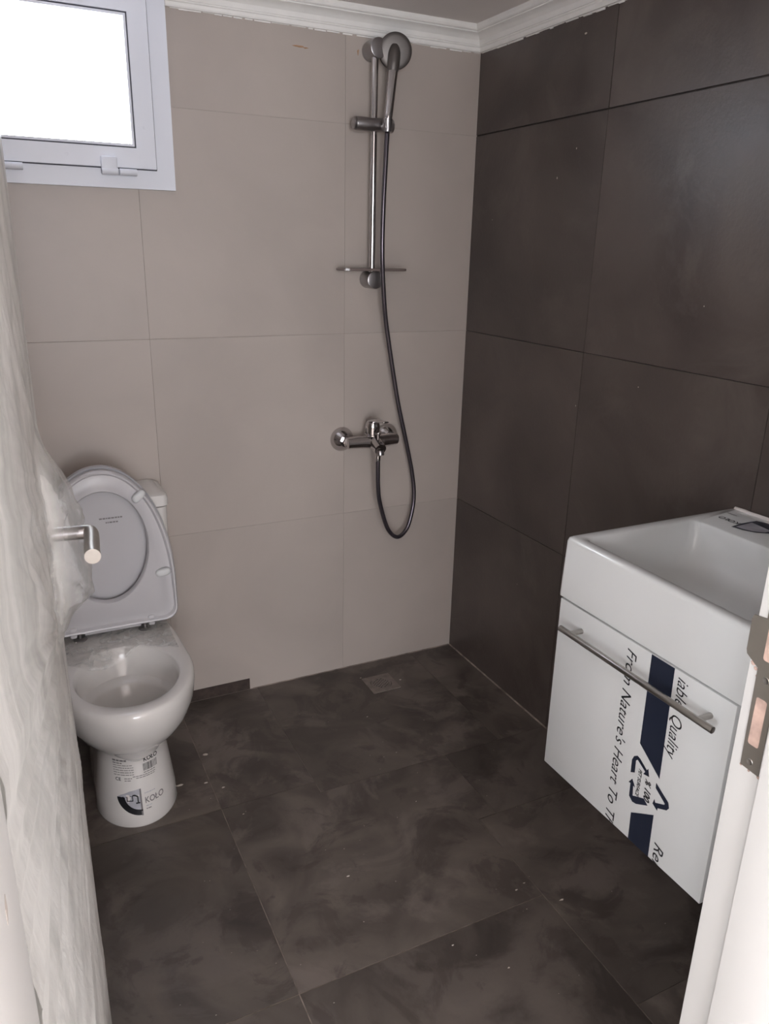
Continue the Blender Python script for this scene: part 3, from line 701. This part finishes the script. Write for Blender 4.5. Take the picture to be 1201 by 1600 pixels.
# ---------------------------------------------------------------- washbasin
wb = thing('washbasin', 'white rectangular ceramic washbasin resting on the wall-hung cabinet', 'washbasin', (-.235, -1.385, .787))
bx0, bx1, by0, by1 = -.469, -.0005, -1.616, -1.163
N6 = 7
Ls = [rrect(bx0+.008, bx1, by0-.004, by1+.004, .7885, .010, N6), rrect(bx0+.001, bx1, by0-.007, by1+.007, .793, .012, N6), rrect(bx0, bx1, by0-.006, by1+.006, .800, .012, N6), rrect(bx0, bx1, by0, by1, .914, .012, N6), rrect(bx0+.0025, bx1, by0+.0025, by1-.0025, .9205, .011, N6), rrect(bx0+.008, bx1-.002, by0+.008, by1-.008, .923, .009, N6),
      rrect(bx0+.022, -.142, by0+.026, by1-.026, .923, .016, N6), rrect(bx0+.026, -.146, by0+.030, by1-.030, .920, .018, N6), rrect(bx0+.034, -.150, by0+.038, by1-.038, .890, .026, N6), rrect(bx0+.042, -.165, by0+.046, by1-.046, .850, .035, N6), rrect(bx0+.055, -.190, by0+.060, by1-.060, .828, .045, N6), rrect(bx0+.090, -.235, by0+.10, by1-.10, .820, .045, N6), rrect(-.30, -.27, -1.40, -1.37, .817, .008, N6)]
bm = bmesh.new(); loft(bm, Ls); bas = link('basin', bm, m_cer2, wb, angle=.8)
bm = bmesh.new(); lathe(bm, (-.285, -1.385, .8165), (0, 0, 1), [(.030, 0), (.030, .004), (.026, .006), (.010, .0055)], 32); link('waste', bm, m_chrome, wb, angle=.5)
bm = bmesh.new(); cyl(bm, (-.075, -1.385, .9225), (-.075, -1.385, .9235), .0175, 28); link('tap_hole_shade', bm, m_holeshade, wb)  # flat black disc on the ledge, the hole's shade painted as colour
# grout bead along the wall
bm = bmesh.new(); pts = [Vector((-.004+random.uniform(-.001, .001), y, .9245+random.uniform(-.001, .001))) for y in [-1.175-k*.0135 for k in range(33)]]
tube(bm, pts, .005, 8, rfun=lambda t: .0048+.0016*noise.noise((t*40, 0, 0))); link('grout_bead', bm, m_caulk, wb, smooth=True)
# sticker on the ledge
def ledge(a, b, off=.0008): return (a, b, .923+off)
def ledgepoly(P, m, off, name='sticker'):
    bm = bmesh.new(); bm.faces.new([bm.verts.new((x, y, .923+off)) for x, y in P]); return link(name, bm, m, wb)
c0 = [(-.112, -1.258), (-.072, -1.252), (-.030, -1.253), (-.022, -1.275), (-.035, -1.318), (-.070, -1.322), (-.095, -1.305), (-.107, -1.283)]
ledgepoly(c0, m_navy, .0006)
ledgepoly([(-.104, -1.262), (-.050, -1.258), (-.057, -1.312), (-.078, -1.312), (-.095, -1.296), (-.102, -1.28)], m_greyl, .0009)
text('sticker_print', 'KOŁO', .024, lambda u, v: (-.075-v*.9, -1.253+u*.78, .9238), m_black, wb, off=.0002)
ledgepoly([(-.045, -1.188), (-.042, -1.188), (-.042, -1.214), (-.045, -1.214)], m_greyp, .0008, 'sticker_print')

# ---------------------------------------------------------------- doorway: frame and strike plate
JX = -.734; SX = -1.474
df = thing('trim_2', None, None, (-1.11, -1.875, 0), kind='structure')
bx('jamb', (JX, YO-.012, 0), (-.7035, YF-.0, 2.07), m_jamb, df, .0015)
bx('door_stop', (JX-.013, YO-.012, 0), (JX+.001, -1.847, 2.07), m_jamb, df, .0015)
bx('jamb', (-1.5165, YO-.16, 0), (-1.486, YF, 2.07), m_jamb, df, .0015)
bx('door_stop', (-1.487, YO-.16, 0), (SX, -1.847, 2.045), m_jamb, df, .0015)
bx('head', (-1.487, YO-.012, 2.04), (JX+.001, YF, 2.07), m_jamb, df, .0015)
# architrave on the corridor side
bm = bmesh.new(); box(bm, (JX-.005, YO-.030, 0), (JX+.065, YO-.0115, 2.12), .002); link('architrave', bm, m_jamb, df, angle=.6)
bm = bmesh.new(); box(bm, (-1.58, YO-.030, 0), (-1.5165, YO-.0005, 2.12), .002); link('architrave', bm, m_jamb, df, angle=.6)
# strike plate with two mortices, built as a plate with real holes
def holed(bm, outer, holes, w0, w1, ax):
    edges = []
    def loop(P): 
        vs = [bm.verts.new(ax(u, v, w1)) for u, v in P]; return [bm.edges.new((vs[k], vs[(k+1) % len(vs)])) for k in range(len(vs))]
    for P in [outer]+holes: edges += loop(P)
    r = bmesh.ops.triangle_fill(bm, edges=edges, use_beauty=True)
    fs = [f for f in bm.faces]
    r = bmesh.ops.extrude_face_region(bm, geom=fs)
    off = Vector(ax(0, 0, w0))-Vector(ax(0, 0, w1))
    bmesh.ops.translate(bm, vec=off, verts=[e for e in r['geom'] if isinstance(e, bmesh.types.BMVert)])
def rr2(y0, y1, z0, z1, r, n=4):
    out = []
    for (cy, cz_, a0) in ((y1-r, z1-r, 0), (y0+r, z1-r, PI/2), (y0+r, z0+r, PI), (y1-r, z0+r, 1.5*PI)):
        for k in range(n+1):
            a = a0+PI/2*k/n; out.append((cy+r*math.cos(a), cz_+r*math.sin(a)))
    return out
bm = bmesh.new()
outer = [(-1.8385, .906), (-1.8145, .9075), (-1.8125, 1.031), (-1.7965, 1.041), (-1.7950, 1.046), (-1.7945, 1.083), (-1.7965, 1.0885), (-1.8125, 1.0905), (-1.8125, 1.205), (-1.8385, 1.205)]
holes = [rr2(-1.8325, -1.8165, 1.043, 1.098, .003), rr2(-1.832, -1.818, .938, .998, .003)]
holed(bm, outer, holes, JX-.0004, JX-.0019, lambda u, v, w: (w, u, v))
sp = link('strike_plate', bm, m_plate, df)
for (z0, z1) in ((1.0385, 1.1), (.9355, 1.0)):
    bm = bmesh.new(); box(bm, (JX-.0016, -1.834, z0), (JX-.0006, -1.8145, z1)); link('mortice_wood', bm, m_wood, df)
for z in (.917, 1.0215): 
    bm = bmesh.new(); lathe(bm, (JX-.0018, -1.8255, z), (-1, 0, 0), [(.0042, 0), (.0036, .0008), (.001, .0004)], 16); link('screw', bm, m_steel, sp, angle=.5)
# chipped edges round the plate
bm = bmesh.new()
for (y, z, r) in ((-1.805, 1.033, .004), (-1.809, 1.028, .003), (-1.812, 1.02, .002), (-1.838, .904, .003), (-1.825, .9045, .002), (-1.814, .906, .002)):
    lathe(bm, (JX+.0004, y, z), (-1, 0, 0), [(r, 0), (r*.6, .0010), (.0002, .0012)], 7)
link('chipped_wood', bm, m_wood, df)
bm = bmesh.new(); box(bm, (SX-.004, -1.949, 1.130), (SX+.0003, -1.938, 1.140)); link('jamb_patch', bm, mat('beige_patch', (176, 166, 158), .6, var=.05), df)  # small tan patch for a chip in the left door stop

# ---------------------------------------------------------------- door leaf in polythene
P0 = Vector((-1.4835, -1.792, 0)); P1 = Vector((-1.4055, -1.100, 0))
du = (P1-P0).normalized(); dn = Vector((du.y, -du.x, 0))            # dn points to the opening (+x)
if dn.x < 0: dn = -dn
LW = (P1-P0).length
door = thing('door_1', None, None, (P0.x, P0.y, 0), kind='structure')
bm = bmesh.new()
c = [P0, P1, P1-dn*.036, P0-dn*.036]; prism(bm, [(p.x, p.y) for p in c], (.008, 2.03), lambda u, v, w: (u, v, w)); link('leaf', bm, m_door, door)
KU, KZ = .655, .905
HU, HZ = LW-.062, 1.060
def ridge(x): return 1-min(1, abs(x)*2.6)
def fan(u, z, cu, cz, seed):
    dx, dz = u-cu, z-cz; r = math.hypot(dx, dz)+1e-4; c, q = dx/r, dz/r
    a = ridge(noise.noise((c*5.5, q*5.5, seed+r*.9)))
    b = ridge(noise.noise((c*13, q*13, seed+5+r*1.6)))
    e = ridge(noise.noise((c*30, q*30, seed+9+r*2.5)))
    k = min(1, r/.22)
    return (.0075*a+.0035*b)*k+.0012*e*min(1, r/.10)
def fold(u, z):
    w = 1/(1+math.exp(-(z-1.13)/.035))
    d = .0015+(1-w)*fan(u, z, KU, KZ, 3)+w*fan(u, z, LW+.02, 1.10, 21)*.5
    d += .0016*noise.noise((u*14, z*10, 5))+.0005*noise.noise((u*70, z*40, 8))
    d *= min(1, max(.15, (LW-u)/.10))
    d -= .001*math.exp(-(math.hypot(u-KU, z-KZ)/.04)**2)
    return max(d, .0008)
BP = [(.885, 0), (.915, .010), (.945, .028), (.965, .049), (1.02, .048), (1.095, .042), (1.125, .037), (1.150, .026), (1.18, .009), (1.215, .0)]
def billow(u, z):
    if z <= BP[0][0] or z >= BP[-1][0]: return 0
    for p, q in zip(BP, BP[1:]):
        if p[0] <= z <= q[0]:
            h = p[1]+(q[1]-p[1])*(z-p[0])/(q[0]-p[0]); break
    a = abs(u-HU-.005)/.058
    k = max(0, 1-a*a)**.6
    return h*k*(1+.07*noise.noise((u*55, z*30, 3))+.10*ridge(noise.noise((u*22, z*11, 9))))
bm = bmesh.new(); nu, nz = 210, 700; G = []; TH = []
us = [-.004+(LW+.008)*i/nu for i in range(nu+1)]
for j in range(nz+1):
    z = .004+2.03*j/nz; row = []
    # wrap round the free edge at the far end
    for i, u in enumerate(us):
        edge = max(0, u-(LW-.004))
        d = fold(u, z)+billow(u, z)
        p = P0+du*min(u, LW+.003)+dn*d; row.append(bm.verts.new((p.x, p.y, z))); TH.append(min(1, billow(u, z)/.022))
    for q in (.012, .030, .040):
        p = P0+du*(LW+.004+.0015*noise.noise((q*50, z*20, 1)))-dn*q; row.append(bm.verts.new((p.x, p.y, z))); TH.append(0)
    G.append(row)
for j in range(nz):
    za = .004+2.03*j/nz
    for i in range(len(G[0])-1):
        um = us[min(i, nu)]
        # hole where the lever pokes out of the wrapping
        if ((um-HU+.002)/.020)**2+((za-HZ)/.016)**2 < 1: continue
        bm.faces.new((G[j][i], G[j][i+1], G[j+1][i+1], G[j+1][i]))
me_w = link('plastic_wrap', bm, m_film, door, smooth=True)
me_w['label'] = 'milky creased polythene sheet taped over the door'
# the film is thin and clear where it is bunched round the lever
at_ = me_w.data.attributes.new('thin', 'FLOAT', 'POINT'); at_.data.foreach_set('value', TH)
# lever handle
def DP(u, d, z): p = P0+du*u+dn*d; return Vector((p.x, p.y, z))
bm = bmesh.new(); a = DP(HU, 0, HZ); lathe(bm, a, dn, [(.024, .0005), (.024, .006), (.021, .008)], 32); lathe(bm, a, dn, [(.0105, .008), (.0105, .050)], 24)
rose = link('handle_rose', bm, m_chromed, door, angle=.5)
bm = bmesh.new()
pts = catmull([DP(HU+.002, .044, HZ), DP(HU, .056, HZ), DP(HU-.010, .060, HZ), DP(HU-.040, .061, HZ), DP(HU-.075, .061, HZ), DP(HU-.102, .062, HZ)], 6)
tube(bm, pts, .0105, 28, rfun=lambda t: .0100+.0006*t); lv = link('lever', bm, m_steel, door, angle=.6)
lv['label'] = 'brushed steel door lever poking out of the film'
bm = bmesh.new(); lathe(bm, DP(HU, 0, .965), dn, [(.024, .0005), (.024, .005), (.018, .0065)], 32); link('key_rose', bm, m_chromed, door, angle=.5)
for z in (.25, 1.75):
    bm = bmesh.new(); cyl(bm, (-1.4875, -1.7925, z), (-1.4875, -1.7925, z+.09), .005, 12); link('hinge', bm, m_steel, door, angle=.5)
